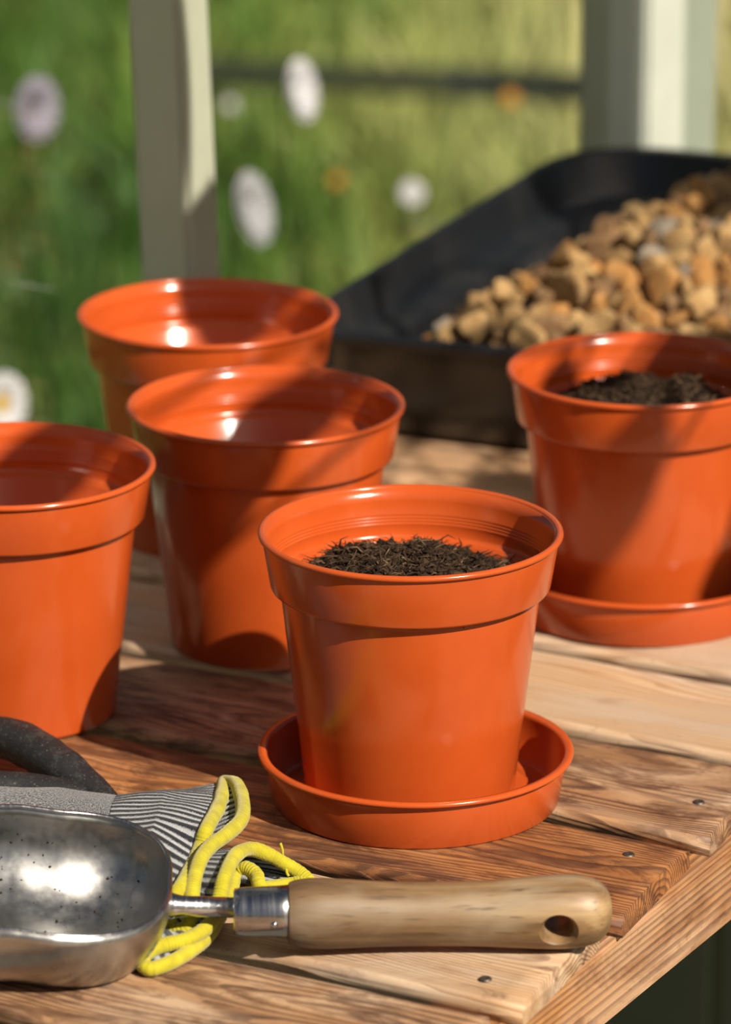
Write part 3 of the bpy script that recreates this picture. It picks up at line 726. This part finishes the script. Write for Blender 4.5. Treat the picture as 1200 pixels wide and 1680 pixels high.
obj('coated_palm_edge', mesh('coated_palm_edge', V, F, M_COAT), g1)
for q, yy in enumerate((2.162, 2.134, 2.106, 2.078)):
    fp = spline(loc([(-.205, yy, .0115), (-.235, yy+.004, .0125), (-.268+.006*abs(q-1), yy+.006, .0105)], g1), 24)
    V, F = tube(fp, lambda i: .0098 if i < 19 else .0098*math.sqrt(max(.05, 1-((i-19)/5)**2)), 18)
    obj('finger', mesh('finger', V, F, M_COAT), g1)
# second glove: cuff showing, its hand hidden beneath the first
w2_u = [(-.104, 2.115, .004), (-.104, 2.09, .0075), (-.105, 2.06, .0085), (-.106, 2.04, .0075), (-.107, 2.028, .004)]
w2_l = [(-.104, 2.115, .004), (-.104, 2.09, .002), (-.105, 2.06, .002), (-.106, 2.04, .002), (-.107, 2.028, .004)]
hem2 = lr(G2_UP, G2_LOW, g2)
loft([lr(w2_u, w2_l, g2), hem2], 40, NV, 'ribbed_cuff', M_RIB, g2, 46, .00045)
binding(spline(hem2, 460, True), g2, .0035)
k2_u = [(-.165, 2.115, .003), (-.165, 2.09, .004), (-.165, 2.06, .004), (-.165, 2.045, .003)]; k2_l = [(-.165, 2.115, .003), (-.165, 2.09, .0015), (-.165, 2.06, .0015), (-.165, 2.045, .003)]
loft([lr(k2_u, k2_l, g2), lr(w2_u, w2_l, g2)], 16, NV, 'hand', M_MARL, g2)
for q, pts in enumerate(([(-.0395, 2.0735, .014), (-.0392, 2.0725, .0185), (-.0402, 2.0725, .0225)], [(-.0375, 2.0705, .012), (-.0372, 2.068, .0095), (-.0362, 2.067, .008)])):
    obj('loose_thread', mesh('loose_thread', *tube(spline(loc(pts, g2), 8), .0007, 6), M_YEL), g2)

# ------------------------------------------------------------------ meadow beyond the glass
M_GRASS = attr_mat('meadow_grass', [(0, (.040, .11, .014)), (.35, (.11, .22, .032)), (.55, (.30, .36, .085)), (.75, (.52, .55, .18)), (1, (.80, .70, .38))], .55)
M_STEM = flat('green_stem', (.10, .18, .04)); M_WHITE = flat('lilac_white_petals', (.92, .88, .98), .6); M_LILAC = flat('lilac_petals', (.66, .58, .76), .6)
M_YCEN = flat('yellow_flower_centre', (.80, .48, .04)); M_ORANGE = flat('orange_petals', (.80, .36, .04)); M_DCEN = flat('dark_flower_centre', (.24, .18, .20))
rs = random.Random(12); V, F, T = [], [], []
for j in range(15000):
    y = 5.2+4.6*rs.random()**.9; x = (rs.random()*2-1)*(.14*y+.25)
    px = x/(.0776*y)                                    # -1 left of view .. 1 right
    u_, v_ = w2uv(x, y)
    if u_ > WALL_U-.25: continue
    base = GROUND_Z
    h = rs.uniform(.04, .14)*(1.6 if rs.random() < .15 else 1); wd = rs.uniform(.003, .008); a = rs.uniform(0, 2*PI); ln = rs.uniform(.1, .7)*h; b0 = rs.uniform(0, 2*PI)
    patch = noise.noise(Vector((x*1.6, y*.9, 7)))
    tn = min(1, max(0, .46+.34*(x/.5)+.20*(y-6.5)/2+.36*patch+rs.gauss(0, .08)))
    sx, sy = math.cos(a)*wd, math.sin(a)*wd; lx, ly = math.cos(b0)*ln, math.sin(b0)*ln; b = len(V)
    V += [(x-sx, y-sy, base-.02), (x+sx, y+sy, base-.02), (x-sx*.8+lx*.3, y-sy*.8+ly*.3, base+h*.6), (x+sx*.8+lx*.3, y+sy*.8+ly*.3, base+h*.6), (x+lx, y+ly, base+h)]
    T += [tn]*5; F += [(b, b+1, b+3, b+2), (b+2, b+3, b+4)]
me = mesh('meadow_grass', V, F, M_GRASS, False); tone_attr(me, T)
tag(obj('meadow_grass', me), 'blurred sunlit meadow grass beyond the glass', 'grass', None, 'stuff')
def flower(p, normal, rad, mp, mc, label, cat='flower', npet=14, cup=.25, crad=.3):
    p = Vector(p); nrm = Vector(normal).normalized(); q = nrm.to_track_quat('Z', 'Y').to_matrix()
    root = empty('meadow_flower', (p.x, p.y+.05, GROUND_Z)); tag(root, label, cat, 'meadow flowers beyond the glass'); o = root.location
    V, F = [], []
    for layer in (0, 1):
        for k in range(npet):
            a = 2*PI*(k+.5*layer)/npet; w = PI/npet*1.15; b = len(V); rr = rad*(1-.18*layer)
            for (t, ww) in ((.15, .3), (.55, .9), (.85, 1.0), (1.0, .55)):
                for s in (-1, 1):
                    aa = a+s*w*ww; V.append(p+q@Vector((math.cos(aa)*rr*t, math.sin(aa)*rr*t, rr*cup*t*t+layer*rad*.10)))
            for i in range(3): F.append((b+2*i, b+2*i+1, b+2*i+3, b+2*i+2))
    head = obj('petals', mesh('petals', [v-o for v in V], F, mp), root)
    sdm = head.modifiers.new('thickness', 'SOLIDIFY'); sdm.thickness = rad*.04
    V, F = lathe([(0, rad*.26), (rad*crad*.6, rad*.22), (rad*crad, rad*.10), (rad*crad*.8, 0), (0, -rad*.05)], 20)
    obj('flower_centre', mesh('flower_centre', [p-o+q@Vector(v) for v in V], F, mc), root)
    path = spline([(p.x, p.y+.05, GROUND_Z-.01), (p.x+.02, p.y+.045, (GROUND_Z+p.z)/2), tuple(p-nrm*rad*.35-Vector((0, 0, rad*.6))), tuple(p-nrm*rad*.02)], 24)
    obj('stem', mesh('stem', *tube([v-o for v in path], .0022, 6), M_STEM), root)
    return root
flower((-.292, 4.0, -.063), (.78, -.60, .10), .029, M_LILAC, M_DCEN, 'lilac flower with a dusky centre, leftmost at the top', cup=.35)
flower((-.063, 4.0, -.048), (.90, -.40, .22), .028, M_WHITE, M_WHITE, 'white lilac flower seen sideways above the nearest empty pot, high in the window', cup=.35)
flower((-.100, 3.8, -.104), (.90, -.40, .30), .032, M_WHITE, M_WHITE, 'large pale lilac flower seen edge-on beside the green post', cup=.30)
flower((.050, 5.0, -.386), (.2, -.9, .5), .013, M_WHITE, M_WHITE, 'small white flower in the middle of the window')
flower((-.292, 3.6, -.212), (.75, -.6, .15), .026, M_WHITE, M_YCEN, 'white flower with yellow centre low at the left edge', crad=.42)
flower((.173, 5.5, -.394), (0, -.8, .5), .010, M_ORANGE, M_ORANGE, 'small orange flower near the dark timber edging')
flower((-.034, 5.5, -.494), (0, -.8, .6), .008, M_ORANGE, M_YCEN, 'faint orange flower low in the grass beside the pale edge-on flower')
flower((-.176, 6.0, -.515), (0, -.8, .5), .008, M_WHITE, M_WHITE, 'tiny white flower near the left post')
ra_, rb_ = Vector((-0.2585, 6.8, -0.6473)), Vector((0.3895, 6.55, -0.6187))
rail = empty('fence_rail', (ra_.x, ra_.y, GROUND_Z)); tag(rail, 'dark low timber rail crossing the meadow behind the window', 'rail')
bm = bmesh.new(); bmesh.ops.create_cube(bm, size=1.0)
L_ = (rb_-ra_).length
for v_ in bm.verts: v_.co = Vector((v_.co.x*L_, v_.co.y*.03, v_.co.z*.042))
bmesh.ops.bevel(bm, geom=bm.edges[:], offset=.004, segments=2, affect='EDGES')
o = obj('bar', bm_mesh('bar', bm, M_DARKWOOD), rail, (ra_+rb_)/2-rail.location); o.rotation_euler = (0, -math.asin((rb_.z-ra_.z)/L_), math.atan2(rb_.y-ra_.y, rb_.x-ra_.x))
for q in (ra_.lerp(rb_, .02), ra_.lerp(rb_, .98)):
    hgt = q.z-GROUND_Z; bm = box_bm(-.012, .012, -.012, .012, 0, hgt, .002); obj('post', bm_mesh('post', bm, M_DARKWOOD), rail, Vector((q.x, q.y+.025, GROUND_Z))-rail.location)

# ------------------------------------------------------------------ roof bars over the bench, out of view, added for the scoop to reflect
for i, vv in enumerate((1.16, 1.76, 2.352, 2.93)):
    a_, b_ = uv2w(WALL_U+.03, vv, 1.17), uv2w(-.45, vv, 1.86); dv = b_-a_
    bm = box_bm(0, dv.length, -.018, .018, -.022, .022, .003); o = obj('trim_%d' % (8+i), bm_mesh('rafter', bm, M_POST), None, a_); o.rotation_euler = (0, -math.asin(dv.z/dv.length), BA); tag(o, kind='structure')
member('trim_12', -.475, -.425, .8, 3.0, 1.86, 1.91, M_POST)

# ------------------------------------------------------------------ leafy plant added out of view on the right, leaves placed to cast shade
M_LEAF = flat('broad_green_leaf', (.10, .22, .04), .5, 20); M_STAKE = flat('shade_stake_wood', (.40, .27, .11), .6, 40)
plant = empty('shade_plant', (.66, 2.16, FLOOR_Z)); tag(plant, 'unseen tall broad-leaved plant added right of the bench to shade posts, pots and tray', 'plant')
def pl_(p): return Vector(p)-plant.location
V, F = lathe([(0, 0), (.085, 0), (.11, .19), (.118, .19), (.118, .22), (.108, .22), (.105, .19), (0, .185)], 40); obj('planter', mesh('planter', V, F, M_POT), plant)
stem_pts = [(.66, 2.16, -.62), (.65, 2.17, -.2), (.63, 2.19, .2), (.60, 2.22, .6), (.57, 2.25, 1.0)]
stem = spline(stem_pts, 60); obj('stem', mesh('stem', *tube([pl_(p) for p in stem], lambda i: .009-.005*i/59, 10), M_STEM), plant)
def leaf(target, t, hl, hw, roll):
    c = Vector(target)+S*t
    X = Vector((-S.y, S.x, 0)).normalized(); Y = S.cross(X).normalized()
    a = X*math.sin(roll)+Y*math.cos(roll); b = a.cross(S).normalized()
    V, F = [], []; n = 14
    for i in range(n+1):
        q = i/n; wv = hw*math.sin(PI*min(.97, .06+q*.94))**.8
        for k in (-1, -.5, 0, .5, 1): V.append(c+a*hl*(2*q-1)+b*wv*k+S*(-.10*hl*abs(k)**1.5-.18*hl*(2*q-1)**2))
    for i in range(n):
        for k in range(4): F.append((i*5+k, i*5+k+1, (i+1)*5+k+1, (i+1)*5+k))
    o = obj('leaf', mesh('leaf', [pl_(p) for p in V], F, M_LEAF), plant); sm = o.modifiers.new('thickness', 'SOLIDIFY'); sm.thickness = .0008
    base = c-a*hl; j = min(range(60), key=lambda q: abs(stem[q].z-(base.z-.10)))
    path = spline([stem[j], stem[j].lerp(base, .5)+Vector((0, 0, .05)), base+a*hl*.1], 16)
    obj('leaf_stalk', mesh('leaf_stalk', *tube([pl_(p) for p in path], .0022, 6), M_STEM), o)
# (point shaded, distance towards the sun, half length, half width, roll)
for args in (((-.1215, 2.707, .250), .80, .105, .0235, .0), ((-.098, 2.722, .120), .82, .055, .034, .35),
             ((.115, 2.525, .115), 1.05, .024, .016, .5), ((.116, 2.440, .062), 1.10, .036, .020, .3), ((.222, 2.500, .120), 1.05, .035, .024, 1.9), ((.215, 2.440, .045), 1.10, .028, .018, 1.2),
             ((.235, 3.060, .110), 1.20, .075, .055, .6), ((.150, 3.140, .090), 1.25, .060, .045, 1.7), ((.30, 2.95, .10), 1.15, .07, .05, 2.4),
             ((-.098, 2.388, .095), 1.00, .050, .026, .3), ((-.035, 2.480, .118), 1.05, .034, .020, 1.5), ((-.165, 2.375, .118), 1.02, .040, .022, 1.2)):
    leaf(*args)
for k in range(14):                                          # leaves that only fill the plant out
    p = stem[8+3*k]; a_ = k*2.4; leaf(p+Vector((.16*math.cos(a_)*.6+.12, .16*math.sin(a_)-.10, .06))-S*.0, 0, .085, .05, a_)
stake = empty('shade_stake', (.6755, 2.6197, FLOOR_Z), (0, 0, R(41))); tag(stake, 'unseen square wooden stake added in the aisle to shade the corner frame', 'stake')  # unseen upright, added so its shadow darkens the corner frame
bm = box_bm(-.018, .018, -.012, .012, 0, 2.0, .002); obj('shaft', bm_mesh('shaft', bm, M_STAKE), stake)
